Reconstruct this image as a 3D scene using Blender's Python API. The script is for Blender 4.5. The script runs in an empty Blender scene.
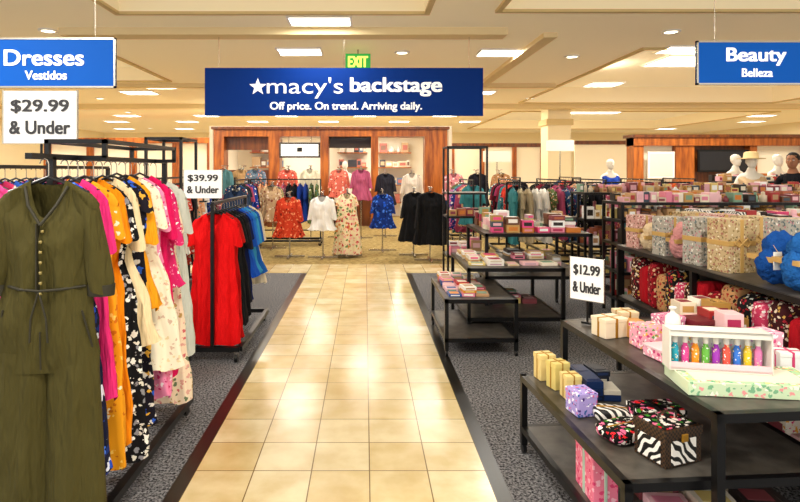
import bpy, math, random
from mathutils import Vector, Matrix, noise
random.seed(7)
scene=bpy.context.scene
F=560.0
def PX(px,Y): return (px-365)*Y/F
def PZ(py,Y): return 1.6-(py-170)*Y/F
# ---------------------------------------------------------------- materials
def lin(h):
    h=h.lstrip('#'); h=''.join(c*2 for c in h) if len(h)==3 else h
    c=[int(h[i:i+2],16)/255 for i in (0,2,4)]
    return tuple([(x/12.92 if x<=0.04045 else ((x+0.055)/1.055)**2.4) for x in c]+[1.0])
MC={}
def base(name):
    m=bpy.data.materials.new(name); m.use_nodes=True
    nt=m.node_tree; b=nt.nodes['Principled BSDF']
    return m,nt,b
def plain(h,rough=0.5,metal=0.0,emit=0,nm=None,spec=0.5):
    k=('p',h,rough,metal,emit)
    if k in MC: return MC[k]
    m,nt,b=base(nm or 'paint_'+h.strip('#'))
    b.inputs['Base Color'].default_value=lin(h); b.inputs['Roughness'].default_value=rough; b.inputs['Metallic'].default_value=metal
    b.inputs['Specular IOR Level'].default_value=spec
    if emit:
        b.inputs['Emission Color'].default_value=lin(h); b.inputs['Emission Strength'].default_value=emit
    MC[k]=m; return m
def coord(nt,scale=(1,1,1),loc=(0,0,0)):
    tc=nt.nodes.new('ShaderNodeTexCoord'); mp=nt.nodes.new('ShaderNodeMapping')
    mp.inputs['Scale'].default_value=scale; mp.inputs['Location'].default_value=loc
    nt.links.new(tc.outputs['Object'],mp.inputs['Vector']); return mp.outputs['Vector']
def bump(nt,b,src,st=0.3,dist=0.01):
    bp=nt.nodes.new('ShaderNodeBump'); bp.inputs['Strength'].default_value=st; bp.inputs['Distance'].default_value=dist
    nt.links.new(src,bp.inputs['Height']); nt.links.new(bp.outputs['Normal'],b.inputs['Normal'])
def ramp(nt,src,stops,interp='LINEAR'):
    r=nt.nodes.new('ShaderNodeValToRGB'); r.color_ramp.interpolation=interp
    e=r.color_ramp.elements
    while len(e)<len(stops): e.new(0.5)
    for i,(p,c) in enumerate(stops): e[i].position=p; e[i].color=lin(c) if isinstance(c,str) else c
    nt.links.new(src,r.inputs['Fac']); return r.outputs['Color']
def mix(nt,f,a,b_,mode='MIX'):
    n=nt.nodes.new('ShaderNodeMix'); n.data_type='RGBA'; n.blend_type=mode
    for i,v in ((0,f),(6,a),(7,b_)):
        if hasattr(v,'is_linked') or hasattr(v,'links'): nt.links.new(v,n.inputs[i])
        else: n.inputs[i].default_value=v
    return n.outputs[2]
def fabric(h,rough=0.85):
    k=('f',h)
    if k in MC: return MC[k]
    m,nt,b=base('fabric_'+h.strip('#'))
    v=coord(nt,(14,14,3)); n=nt.nodes.new('ShaderNodeTexNoise'); n.inputs['Scale'].default_value=1.0; n.inputs['Detail'].default_value=3
    nt.links.new(v,n.inputs['Vector'])
    b.inputs['Base Color'].default_value=lin(h)
    b.inputs['Roughness'].default_value=rough; b.inputs['Specular IOR Level'].default_value=0.15
    bump(nt,b,n.outputs['Fac'],1.0,0.06)
    MC[k]=m; return m
def floral(bg,cols,scale=14,size=0.36,rough=0.8,center=None):
    k=('fl',bg,tuple(cols),scale,size)
    if k in MC: return MC[k]
    m,nt,b=base('floral_print')
    v=coord(nt)
    nz=nt.nodes.new('ShaderNodeTexNoise'); nz.inputs['Scale'].default_value=scale*1.3; nt.links.new(v,nz.inputs['Vector'])
    add=nt.nodes.new('ShaderNodeVectorMath'); add.operation='MULTIPLY_ADD'
    nt.links.new(nz.outputs['Color'],add.inputs[0]); add.inputs[1].default_value=(1.3/scale,)*3; nt.links.new(v,add.inputs[2])
    vo=nt.nodes.new('ShaderNodeTexVoronoi'); vo.inputs['Scale'].default_value=scale; nt.links.new(add.outputs[0],vo.inputs['Vector'])
    sep=nt.nodes.new('ShaderNodeSeparateColor'); nt.links.new(vo.outputs['Color'],sep.inputs[0])
    n=len(cols); pet=ramp(nt,sep.outputs[0],[(i/n,c) for i,c in enumerate(cols)],'CONSTANT')
    mask=ramp(nt,vo.outputs['Distance'],[(0,'#ffffff'),(size,'#000000')],'CONSTANT')
    c=mix(nt,mask,lin(bg),pet)
    nt.links.new(c,b.inputs['Base Color']); b.inputs['Roughness'].default_value=rough; b.inputs['Specular IOR Level'].default_value=0.2
    MC[k]=m; return m
def zebra(a='#f4f0ea',c='#0b0b0b',scale=9,dist=7,rough=0.5):
    k=('z',a,c,scale)
    if k in MC: return MC[k]
    m,nt,b=base('zebra_print'); v=coord(nt)
    w=nt.nodes.new('ShaderNodeTexWave'); w.inputs['Scale'].default_value=scale; w.inputs['Distortion'].default_value=dist; w.inputs['Detail'].default_value=1
    w.bands_direction='DIAGONAL'
    nt.links.new(v,w.inputs['Vector']); nt.links.new(ramp(nt,w.outputs['Fac'],[(0,c),(0.5,a)],'CONSTANT'),b.inputs['Base Color'])
    b.inputs['Roughness'].default_value=rough; MC[k]=m; return m
def fluffy(h):
    k=('fz',h)
    if k in MC: return MC[k]
    m,nt,b=base('plush_'+h.strip('#')); v=coord(nt)
    n=nt.nodes.new('ShaderNodeTexNoise'); n.inputs['Scale'].default_value=60; n.inputs['Detail'].default_value=4; nt.links.new(v,n.inputs['Vector'])
    b.inputs['Base Color'].default_value=lin(h); b.inputs['Roughness'].default_value=1; b.inputs['Specular IOR Level'].default_value=0.1; bump(nt,b,n.outputs['Fac'],1,0.02)
    MC[k]=m; return m
def wood(a,c,scale=1.0,nm='wood',rough=0.35):
    m,nt,b=base(nm); v=coord(nt,(6*scale,6*scale,0.8*scale))
    n=nt.nodes.new('ShaderNodeTexNoise'); n.inputs['Scale'].default_value=2; n.inputs['Detail'].default_value=5; nt.links.new(v,n.inputs['Vector'])
    nt.links.new(ramp(nt,n.outputs['Fac'],[(0.35,a),(0.65,c)]),b.inputs['Base Color']); b.inputs['Roughness'].default_value=rough
    return m
BLACK=plain('#0d0d0f',0.35,0.3,nm='black_powdercoat'); CHROME=plain('#b9b4aa',0.25,1.0,nm='chrome')
WHITE=plain('#f5f3ee',0.5)
def mk_tile():
    m,nt,b=base('floor_tile')
    v=coord(nt,loc=(0.9+0.308*40,0.308*40+0.1,0))
    br=nt.nodes.new('ShaderNodeTexBrick'); br.offset=0; br.squash=1
    br.inputs['Scale'].default_value=1; br.inputs['Brick Width'].default_value=0.308; br.inputs['Row Height'].default_value=0.308
    br.inputs['Mortar Size'].default_value=0.0035; br.inputs['Mortar Smooth'].default_value=0.2; br.inputs['Bias'].default_value=-0.1
    br.inputs['Color1'].default_value=lin('#ece0ba'); br.inputs['Color2'].default_value=lin('#dac48e'); br.inputs['Mortar'].default_value=lin('#7e6840')
    nt.links.new(v,br.inputs['Vector'])
    n=nt.nodes.new('ShaderNodeTexNoise'); n.inputs['Scale'].default_value=5; n.inputs['Detail'].default_value=6; nt.links.new(v,n.inputs['Vector'])
    mot=ramp(nt,n.outputs['Fac'],[(0.35,'#dacaa4'),(0.65,'#ffffff')])
    nt.links.new(mix(nt,0.6,br.outputs['Color'],mot,'MULTIPLY'),b.inputs['Base Color'])
    b.inputs['Roughness'].default_value=0.2; b.inputs['Specular IOR Level'].default_value=0.4
    return m
def mk_carpet(a,c,sc,nm):
    m,nt,b=base(nm); v=coord(nt)
    n=nt.nodes.new('ShaderNodeTexNoise'); n.inputs['Scale'].default_value=sc; n.inputs['Detail'].default_value=2; n.inputs['Roughness'].default_value=0.7; nt.links.new(v,n.inputs['Vector'])
    nt.links.new(ramp(nt,n.outputs['Fac'],[(0.38,a),(0.62,c)]),b.inputs['Base Color']); b.inputs['Roughness'].default_value=0.95; b.inputs['Specular IOR Level'].default_value=0.1
    bump(nt,b,n.outputs['Fac'],0.5,0.005); return m
TILE=mk_tile(); GREYC=mk_carpet('#1e1e22','#929194',70,'grey_carpet'); TANC=mk_carpet('#8a7446','#b39c66',12,'tan_carpet')
BORDER=plain('#15130f',0.3,nm='dark_border_tile')
# ---------------------------------------------------------------- mesh builder
class MB:
    def __init__(s): s.v=[];s.f=[];s.mi=[];s.sm=[];s.mats=[]
    def m(s,mat):
        if mat not in s.mats: s.mats.append(mat)
        return s.mats.index(mat)
    def add(s,vs,fs,mat,smooth=False):
        o=len(s.v); s.v+= [tuple(v) for v in vs]; i=s.m(mat)
        for f in fs: s.f.append([a+o for a in f]); s.mi.append(i); s.sm.append(smooth)
    def box(s,c,d,mat,rz=0,rx=0,ry=0,piv=None):
        x,y,z=[a/2 for a in d]
        vs=[Vector((i*x,j*y,k*z)) for k in(-1,1) for j in(-1,1) for i in(-1,1)]
        if rz or rx or ry:
            M=Matrix.Rotation(rz,3,'Z')@Matrix.Rotation(ry,3,'Y')@Matrix.Rotation(rx,3,'X'); vs=[M@v for v in vs]
        vs=[v+Vector(c) for v in vs]
        s.add(vs,[(0,2,3,1),(4,5,7,6),(0,1,5,4),(2,6,7,3),(0,4,6,2),(1,3,7,5)],mat)
    def bx(s,x0,x1,y0,y1,z0,z1,mat): s.box(((x0+x1)/2,(y0+y1)/2,(z0+z1)/2),(x1-x0,y1-y0,z1-z0),mat)
    def loft(s,rings,mat,smooth=True,caps=True):
        n=len(rings[0]); vs=[v for r in rings for v in r]; fs=[]
        for i in range(len(rings)-1):
            for k in range(n):
                a=i*n+k; b=i*n+(k+1)%n; fs.append((a,b,b+n,a+n))
        s.add(vs,fs,mat,smooth)
        if caps:
            for r in (rings[0],rings[-1]): s.add(r,[tuple(range(n))],mat)
    def tube(s,p0,p1,r0,r1,mat,n=8,smooth=True):
        p0=Vector(p0);p1=Vector(p1); d=(p1-p0).normalized()
        u=d.orthogonal().normalized(); w=d.cross(u)
        s.loft([[p+ (u*math.cos(2*math.pi*k/n)+w*math.sin(2*math.pi*k/n))*r for k in range(n)] for p,r in((p0,r0),(p1,r1))],mat,smooth)
    def path(s,pts,r,mat,n=6):
        for a,b in zip(pts,pts[1:]): s.tube(a,b,r,r,mat,n)
    def lathe(s,c,prof,mat,n=20,sx=1,sy=1):
        s.loft([[Vector((c[0]+r*sx*math.cos(2*math.pi*k/n),c[1]+r*sy*math.sin(2*math.pi*k/n),c[2]+z)) for k in range(n)] for z,r in prof],mat)
    def blob(s,c,d,mat,amp=0.15,fr=3,seed=0,nu=22,nv=14,p=1.0):
        rings=[]
        for j in range(nv+1):
            th=math.pi*(j+0.001)/(nv+0.002); r=[]
            for k in range(nu):
                ph=2*math.pi*k/nu
                u=Vector((math.sin(th)*math.cos(ph),math.sin(th)*math.sin(ph),math.cos(th)))
                u2=Vector([math.copysign(abs(a)**p,a) for a in u])
                f=1+amp*noise.noise(u*fr+Vector((seed*3.1,seed,0)))
                r.append(Vector((c[0]+u2.x*f*d[0]/2,c[1]+u2.y*f*d[1]/2,c[2]+u2.z*f*d[2]/2)))
            rings.append(r)
        s.loft(rings,mat)
    def build(s,name,bevel=0,parent=None,origin=None,rz=0):
        if origin is None:
            xs=[v[0] for v in s.v]; ys=[v[1] for v in s.v]; zs=[v[2] for v in s.v]
            origin=((min(xs)+max(xs))/2,(min(ys)+max(ys))/2,min(zs))
        me=bpy.data.meshes.new(name); me.from_pydata([(v[0]-origin[0],v[1]-origin[1],v[2]-origin[2]) for v in s.v],[],s.f)
        for m_ in s.mats: me.materials.append(m_)
        me.polygons.foreach_set('material_index',s.mi); me.polygons.foreach_set('use_smooth',s.sm); me.update()
        o=bpy.data.objects.new(name,me); scene.collection.objects.link(o); o.location=origin; o.rotation_euler[2]=rz
        if parent: o.parent=parent; o.location=Vector(origin)-parent.location
        if bevel:
            b=o.modifiers.new('bevel','BEVEL'); b.width=bevel; b.segments=2; b.limit_method='ANGLE'
        return o
def interp(pts,x):
    for (a,b),(c,d) in zip(pts,pts[1:]):
        if x<=c:
            t=(x-a)/(c-a) if c>a else 0; t=max(0,min(1,t)); return b+(d-b)*t
    return pts[-1][1]
HANG=plain('#1a1a1c',0.3,nm='hanger_black')
def garment(mb,o,mat,L=1.0,w=.42,waist=.34,hem=.5,sleeve=0.18,thick=.08,rz=0,neck=.10,seed=0,kind='dress',trim=None,hanger=0.07,flare=0.07,sleeve_mat=None):
    R=Matrix.Rotation(rz,3,'Z'); O=Vector(o)
    def T(x,y,z): return O+R@Vector((x,y,z))
    rnd=random.Random(seed)
    prof=[(0,.07),(.025,.12),(.055,w/2*.86),(.09,w/2),(.2,w/2*.93)]
    bodyL=L if kind!='jumpsuit' else .76
    if bodyL>.5: prof+= [(.40,waist/2),(.55,(waist+ (hem-waist)*.45)/2),(bodyL,hem/2)]
    else: prof+=[(bodyL,hem/2)]
    if kind=='jumpsuit': prof=prof[:5]+[(.42,waist/2),(.56,.19),(.76,.20)]
    N=28; n=48; rings=[]; ph=rnd.random()*6; k1=rnd.choice([5,6,7]); k2=rnd.choice([11,13])
    for i in range(N+1):
        t=i/N; s_=(t**1.35)*bodyL
        hw=interp(prof,s_)
        if kind=='jumpsuit': dp=interp([(0,.025),(.06,.045),(.2,.062),(.42,.052),(.6,.058),(.76,.05)],s_); fa=interp([(0,0),(.2,.06),(.40,.20),(.44,.20),(.76,.06)],s_)
        else:
            dp=interp([(0,.025),(.06,thick*.45),(.2,thick*.62),(.4,thick*.5),(max(.41,bodyL),thick*.75)],s_)
            fa=interp([(0,0),(.2,.10),(.4,.20),(bodyL if bodyL>.4 else .41,.46)],s_)
        ring=[]
        for k in range(n):
            a=2*math.pi*k/n; ca,sa=math.cos(a),math.sin(a)
            x=hw*math.copysign(abs(ca)**.85,ca); y=dp*math.copysign(abs(sa)**.9,sa)
            fo=math.sin(k1*a+ph+1.5*t)+.6*math.sin(k2*a+ph*2)
            wr=noise.noise(Vector((x*9+seed,s_*7,sa*2)))
            y*=1+fa*fo*1.0; x*=1+fa*.16*fo; x+=.014*wr*min(1,s_*5); y+=.016*wr*min(1,s_*5)
            z=-s_
            if sa<0 and s_<.3: z-= neck*(abs(sa)**2)*(1-s_/.3)
            elif s_<.3: z-= .02*abs(sa)*(1-s_/.3)
            if i==N and kind!='jumpsuit': z+= .012*fo
            ring.append(T(x,y,z))
        rings.append(ring)
    mb.loft(rings,mat,True,caps=False)
    if kind=='jumpsuit':
        for sg in(-1,1):
            rr=[]
            for i in range(17):
                t=i/16; z=-.68-(L-.68)*t; hw=.098+.028*t; dp=.046+.022*t
                r=[]
                for k in range(28):
                    a=2*math.pi*k/28; fo=math.sin(4*a+sg+t*2)+.5*math.sin(9*a+t)
                    r.append(T(sg*(.099+.012*t)+hw*math.cos(a),dp*math.sin(a)*(1+.16*fo*min(1,t*3)),z))
                rr.append(r)
            mb.loft(rr,mat,True,caps=False)
    if sleeve>0:
        for sg in(-1,1):
            rr=[]; out=.025+.10*min(sleeve,.4)
            for i in range(9):
                t=i/8; cx=w/2-.05+out*t; z=-.075-sleeve*t
                rad=.056-(.010*t)+ (flare*.25*t if flare>.1 else 0)
                if kind=='jumpsuit' : rad=.052+.006*math.sin(t*2.5)-(0.008 if t>.88 else 0)
                r=[]
                for k in range(14):
                    a=2*math.pi*k/14
                    r.append(T(sg*(cx+rad*math.cos(a)*(.95)),min(thick*.45,.045)*math.sin(a)*(1+.2*math.sin(3*a+t*4+seed)),z-.04*math.cos(a)*(1-t)+ .010*math.sin(a*2)))
                rr.append(r)
            mb.loft(rr,sleeve_mat or mat,True,caps=False)
    if hanger:
        for sg in(-1,1): mb.tube(T(0,0,.012),T(sg*(w/2-.04),0,-.05),.006,.008,HANG,6)
        pts=[T(0,0,.01),T(0,0,hanger-.03)]+[T(-.018+.018*math.cos(q),0,hanger-.02+.02*math.sin(q)) for q in (0,.8,1.57,2.4,3.1)]
        mb.path(pts,.0025,CHROME,5)
def text(parent,body,cx,cz,w,h,mat,y=-.012,bold=0.0):
    for q,(dx,dz) in enumerate([(0,0)] if not bold else [(-1,-.5),(1,.5),(-1,.5),(1,-.5),(0,0)]):
        cu=bpy.data.curves.new('lettering','FONT'); cu.body=body; cu.align_x='CENTER'; cu.align_y='CENTER'; cu.size=1
        o=bpy.data.objects.new('lettering',cu); scene.collection.objects.link(o); cu.materials.append(mat)
        bpy.context.view_layer.update(); d=o.dimensions.copy()
        bb=[Vector(b) for b in o.bound_box]; mx=(bb[0].x+bb[6].x)/2; my=(bb[0].y+bb[6].y)/2
        bo=bold*h; sx=(w-2*bo)/d.x; sy=((h-bo)/d.y)
        o.scale=(sx,sy,1); o.rotation_euler=(math.pi/2,0,0); o.parent=parent
        o.location=(cx-mx*sx+dx*bo,y-.0003*q,cz-my*sy+dz*bo)
def empty(name,loc,rz=0):
    e=bpy.data.objects.new(name,None); e.location=loc; e.rotation_euler[2]=rz; e.empty_display_size=.1; scene.collection.objects.link(e); return e
# ---------------------------------------------------------------- room
H=3.6; XL,XR,YF,YB=-14,18,-1.5,30
mb=MB()
def q(x0,x1,y0,y1,mat): mb.add([(x0,y0,0),(x1,y0,0),(x1,y1,0),(x0,y1,0)],[(0,1,2,3)],mat)
q(-.9,.64,YF,8.7,TILE); q(XL,XR,8.7,9.5,TILE)
q(-.98,-.9,YF,8.7,BORDER); q(.64,.72,YF,8.7,BORDER)
q(XL,-.98,YF,8.7,GREYC); q(.72,XR,YF,8.7,GREYC); q(XL,XR,9.5,YB,TANC)
mb.build('floor',origin=(0,0,0))
CEIL=plain('#fdeecb',0.8,nm='ceiling_paint_glow',emit=.10); COVE=plain('#fff4d6',0.8,nm='cove_paint_glow',emit=.18)  # self-glow added to brighten the ceiling; cove glow stands in for tray lighting
holes=[(-3.1,.75,3.5,7.05,.35),(1.7,6.5,3.2,6.95,.35),(4.6,12,9.2,16.5,.45),(-9,-4.4,9.5,12.5,.3),(5,14,19,27,.4)]
xs=sorted({XL,XR}|{h[0] for h in holes}|{h[1] for h in holes}); ys=sorted({YF,YB}|{h[2] for h in holes}|{h[3] for h in holes})
mb=MB()
for a,b in zip(xs,xs[1:]):
    for c,d in zip(ys,ys[1:]):
        mx,my=(a+b)/2,(c+d)/2
        if any(h[0]<mx<h[1] and h[2]<my<h[3] for h in holes): continue
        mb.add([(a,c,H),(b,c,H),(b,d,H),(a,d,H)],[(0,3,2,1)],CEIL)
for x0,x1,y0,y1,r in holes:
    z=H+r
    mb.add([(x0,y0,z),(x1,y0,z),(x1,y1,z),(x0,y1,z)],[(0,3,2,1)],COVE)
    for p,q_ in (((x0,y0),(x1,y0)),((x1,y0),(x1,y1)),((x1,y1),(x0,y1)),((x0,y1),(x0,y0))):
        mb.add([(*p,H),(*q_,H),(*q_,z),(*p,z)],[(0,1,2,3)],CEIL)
mb.build('ceiling',origin=(0,0,H))
TRIM=plain('#d8c088',0.6)
def tr(x0,x1,y0,y1,z0,z1,i,mat=TRIM):
    b=MB(); b.bx(x0,x1,y0,y1,z0,z1,mat); b.build('trim_%d'%i)
i=1
for (x0,x1,y0,y1,r) in holes:
    b=MB(); e=.07;t=.035
    b.bx(x0-e,x1+e,y0-e,y0,H-t,H,TRIM); b.bx(x0-e,x1+e,y1,y1+e,H-t,H,TRIM); b.bx(x0-e,x0,y0,y1,H-t,H,TRIM); b.bx(x1,x1+e,y0,y1,H-t,H,TRIM)
    b.build('trim_%d'%i); i+=1
BM=plain('#f0dcae',0.8,nm='beam_paint')
tr(-4.3,2.0,7.85,8.15,H-.10,H,i,BM); i+=1
tr(XL,XR,16.9,17.2,H-.14,H,i,BM); i+=1
tr(XL,4.4,12.9,13.1,H-.09,H,i,BM); i+=1
tr(2.6,2.8,8.15,16.9,H-.07,H,i,BM); i+=1
WALL=plain('#efdfb8',0.8,nm='wall_paint_glow',emit=.04)  # walls carry a faint added glow of their own
for nm,a in (('wall_back',(XL,XR,YB,YB+.1)),('wall_left',(XL-.1,XL,YF,YB)),('wall_right',(XR,XR+.1,YF,YB))):
    b=MB(); b.bx(*a,0,H,WALL); b.build(nm)
b=MB(); b.bx(XL,XR,YB-.03,YB,0,.12,plain('#6b4423',.5)); b.build('baseboard_back')
# ---------------------------------------------------------------- lights
LC=(1,.955,.87)
PANEL=plain('#fff8e8',0.5,emit=6,nm='diffuser')
def panel(x,y,w=.75,d=.6,power=38,z=H):
    e=empty('ceiling_light_panel',(x,y,z-.02))
    b=MB(); t=.03
    b.bx(-w/2-t,w/2+t,-d/2-t,-d/2,-.005,.02,WHITE); b.bx(-w/2-t,w/2+t,d/2,d/2+t,-.005,.02,WHITE)
    b.bx(-w/2-t,-w/2,-d/2,d/2,-.005,.02,WHITE); b.bx(w/2,w/2+t,-d/2,d/2,-.005,.02,WHITE)
    b.bx(-w/2,w/2,-d/2,d/2,.008,.015,PANEL)
    o=b.build('fixture',origin=(0,0,0)); o.parent=e
    l=bpy.data.lights.new('lamp','AREA'); l.shape='RECTANGLE'; l.size=w*.95; l.size_y=d*.95; l.energy=power; l.color=LC
    lo=bpy.data.objects.new('lamp',l); lo.location=(0,0,0.0); lo.parent=e; scene.collection.objects.link(lo)
for px,py in ((300,51),(500,52),(684,49),(158,86),(603,84),(35,62)):
    Y=(H-1.6)*F/(170-py); panel(PX(px,Y),Y,.70,.50 if Y<10 else .6,54)
for x,y,p in ((-3.4,1.2,85),(-.2,1.0,75),(3.0,1.2,62),(-4.6,5.0,85),(-.6,7.48,24),(7.4,4.2,70),(-3.6,2.7,85)):  # extra panels, mostly out of view, added to light the foreground
    panel(x,y,.8,.8 if y<7 else .4,p)
k=0
for Y in (12.2,14.4,17.8,20.5,23,27):
    k+=1
    for j in range(-4,6):
        x=j*2.9+(k%2)*1.4
        if any(h[0]-.5<x<h[1]+.5 and h[2]-.5<Y<h[3]+.5 for h in holes): continue
        if not(XL+1<x<XR-1): continue
        panel(x,Y,.8,.6,42)
panel(8,12.5,3,1.2,140,H+.44); panel(9,23,3,1.2,140,H+.39)
CAN=plain('#fff3d0',.5,emit=9)
for px,py in ((48,30),(258,32),(448,33),(402,52),(572,56),(671,31),(215,100),(240,76),(530,98),(418,92),(128,112),(185,121),(60,116),(100,98),(455,116),(505,124),(588,117),(330,104),(20,107),(150,128)):
    Y=(H-1.6)*F/(170-py); b=MB(); x=PX(px,Y)
    if any(h[0]<x<h[1] and h[2]<Y<h[3] for h in holes): continue
    b.lathe((x,Y,H-.02),[(.02,.13),(0,.13),(-.006,.10),(.012,.085)],WHITE,24); b.lathe((x,Y,H-.02),[(.004,.085),(.003,.0835)],CAN,24)
    b.build('recessed_downlight')
w=bpy.data.worlds.new('world'); scene.world=w; w.use_nodes=True
w.node_tree.nodes['Background'].inputs[0].default_value=(1,.97,.9,1); w.node_tree.nodes['Background'].inputs[1].default_value=1.5
# ---------------------------------------------------------------- signs
SB=plain('#0056b8',0.6,nm='sign_blue_glow',spec=.15,emit=.10); SB2=plain('#003288',0.6,nm='banner_blue',spec=.12); SW=plain('#ffffff',.5,emit=.35,nm='sign_white_glow')  # blue boards and white lettering glow by added emission, no lamp inside
def wires(b,xs_,z0,z1):
    for x in xs_: b.tube((x,0,z0),(x,0,z1),.003,.003,CHROME,5)
def hang_sign(name,x0,x1,z0,z1,Y,mat,frame=True,rz=0):
    cx=(x0+x1)/2; w_=(x1-x0); h_=(z1-z0); e=empty(name,(cx,Y,z0),rz)
    b=MB(); b.bx(-w_/2,w_/2,-.01,.01,0,h_,mat)
    if frame:
        t=.014
        for a in ((-w_/2,w_/2,0,t),(-w_/2,w_/2,h_-t,h_),):
            b.bx(a[0],a[1],-.014,.014,a[2],a[3],CHROME)
        for a in(-w_/2,w_/2-t): b.bx(a,a+t,-.014,.014,0,h_,CHROME)
    wires(b,(-w_*.35,w_*.35) if frame else (-w_*.45,w_*.0,w_*.45),h_,(H-.10-z0) if not frame else H+.352-z0 if any(h[0]<cx<h[1] and h[2]<Y<h[3] for h in holes) else H+.004-z0)
    o=b.build('board',origin=(0,0,0)); o.parent=e
    return e,w_,h_
Y=8.0
e,w_,h_=hang_sign('store_banner',PX(205,Y),PX(483,Y),PZ(116,Y),PZ(68,Y),Y,SB2,False)
f=Y/F
text(e,"macy's",(305-344)*f,h_-(88-68)*f,76*f,21*f,SW,-.013,0)
text(e,"backstage",(396-344)*f,h_-(87-68)*f,92*f,19*f,SW,-.013,.035)
text(e,"Off price. On trend. Arriving daily.",(346-344)*f,h_-(107-68)*f,152*f,10*f,SW,-.013,.03)
b=MB(); st=[]
for k in range(10):
    r=(9 if k%2==0 else 3.7)*f; a=math.pi/2+k*math.pi/5; st.append((( -86)*f+r*math.cos(a),-.013,h_-(87-68)*f+r*math.sin(a)))
b.add(st+[(-86*f,-.013,h_-19*f)],[(k,(k+1)%10,10) for k in range(10)],SW); b.build('star',origin=(0,0,0)).parent=e
Y=4.5;f=Y/F
e,w_,h_=hang_sign('department_sign',PX(-22,Y),PX(116,Y),PZ(88,Y),PZ(38,Y),Y,SB)
text(e,"Dresses",-2*f,h_-20*f,80*f,16*f,SW,-.016,.035); text(e,"Vestidos",0,h_-37.5*f,42*f,9*f,SW,-.016,.04)
e,w_,h_=hang_sign('department_sign',PX(696,Y),PX(820,Y),PZ(85,Y),PZ(41,Y),Y,SB)
text(e,"Beauty",-3*f,h_-16*f,60*f,18*f,SW,-.016,.035); text(e,"Belleza",-2*f,h_-32*f,31*f,8.5*f,SW,-.016,.04)
Y=9.3;f=Y/F
e=empty('exit_sign',(PX(358,Y),Y,PZ(70,Y)))
b=MB(); b.bx(-12.5*f,12.5*f,-.03,.03,0,16*f,plain('#2fb04a',.4,emit=.5)); b.tube((0,0,16*f),(0,0,H-PZ(70,Y)),.012,.012,CHROME); b.build('housing',origin=(0,0,0)).parent=e
text(e,"EXIT",0,8*f,20*f,11*f,plain('#f4f36a',.5,emit=1.2),-.034,.05)
INK=plain('#2c2c30',.6)
def price_sign(name,x0,x1,z0,z1,Y,l1,zbot,rz=0,tilt=0):
    cx=(x0+x1)/2;w_=x1-x0;h_=z1-z0; e=empty(name,(cx,Y,z0),rz)
    b=MB(); b.bx(-w_/2,w_/2,-.003,.003,0,h_,plain('#f8f8f8',.4)) 
    t=.004
    for a,c in((-w_/2-t,-w_/2),(w_/2,w_/2+t)): b.bx(a,c,-.006,.006,-t,h_+t,CHROME)
    b.bx(-w_/2,w_/2,-.006,.006,-t,0,CHROME)
    b.tube((0,.008,zbot-z0),(0,.008,0),.006,.006,BLACK)
    b.box((0,.008,zbot-z0+.006),(.06,.03,.012),BLACK)
    b.build('card',origin=(0,0,0)).parent=e
    text(e,l1,0,h_*.70,w_*.8,h_*.27,INK,-.006,.04); text(e,"& Under",0,h_*.30,w_*.84,h_*.26,INK,-.006,.04)
Y=2.62; price_sign('price_sign',PX(4,Y),PX(77,Y),PZ(143,Y),PZ(91,Y),Y,"$29.99",1.665)
Y=4.60; price_sign('price_sign',PX(184,Y),PX(222,Y),PZ(198,Y),PZ(170,Y),Y,"$39.99",1.335)
price_sign('price_sign',1.165,1.355,.86,1.10,3.18,"$12.99",.725,rz=-.75)
# ---------------------------------------------------------------- clothing racks
def rack(name,x,y0,y1,zr,hw=.23,tall=None,parent=None,lead=0):
    b=MB(); r=.014
    for y in (y0,y1):
        b.bx(x-hw,x+hw,y-.02,y+.02,.09,.13,BLACK); b.bx(x-r,x+r,y-r,y+r,.11,zr,BLACK)
        for sg in(-1,1):
            wx=x+sg*(hw-.03); b.tube((wx-.012,y,.035),(wx+.012,y,.035),.035,.035,BLACK,16); b.bx(wx-.016,wx+.016,y-.012,y+.012,.04,.095,CHROME)
    for sg in(-1,1): b.bx(x+sg*hw-.02,x+sg*hw+.02,y0,y1,.09,.13,BLACK)
    b.bx(x-r,x+r,y0-lead,y1,zr-.012,zr+.012,BLACK)
    b.bx(x-r,x+r,y0,y1,.30,.325,BLACK)
    if tall:
        for y in(y0+.2,y1-.2):
            for sg in(-1,1): b.bx(x+sg*.13-.01,x+sg*.13+.01,y-.01,y+.01,zr,tall,BLACK)
            b.bx(x-.14,x+.14,y-.01,y+.01,tall-.02,tall,BLACK); b.bx(x-.14,x+.14,y-.01,y+.01,zr-.01,zr+.01,BLACK)
        for sg in(-1,1): b.bx(x+sg*.13-.01,x+sg*.13+.01,y0+.2,y1-.2,tall-.02,tall,BLACK)
    return b.build(name,parent=parent)
RX=-1.31
rack('clothing_rack',RX,2.34,3.66,1.655,hw=.17,lead=.16,tall=1.74)
rack('clothing_rack',-1.27,4.66,5.95,1.32)
def frame_unit(name,x0,x1,y0,y1,z,levels,shelfmat=BLACK):
    b=MB(); r=.012
    for x in(x0,x1):
        for y in(y0,y1): b.bx(x-r,x+r,y-r,y+r,0,z,BLACK)
    for zz in [z-.012,.10]+levels:
        for y in(y0,y1): b.bx(x0-r,x1+r,y-r,y+r,zz-r,zz+r,BLACK)
        for x in(x0,x1): b.bx(x-r,x+r,y0,y1,zz-r,zz+r,BLACK)
    for zz in levels: b.bx(x0,x1,y0,y1,zz-.008,zz+.012,shelfmat)
    b.build(name)
OL=fabric('#46401f'); OLD=plain('#26220f',.7)
JX=-1.265; JY=2.24
b=MB(); O=(JX,JY,1.56)
garment(b,O,OL,L=1.42,w=.40,waist=.31,kind='jumpsuit',sleeve=.37,thick=.12,neck=.15,seed=3,hanger=.085,flare=.05)
for i in range(7): b.lathe((JX+.006,JY-.068+(.012 if i==0 else 0),1.56-.20-i*.04),[(-.006,.0),(-.005,.006),(.005,.006),(.006,0)],plain('#8a7a44',.4),10)
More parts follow.
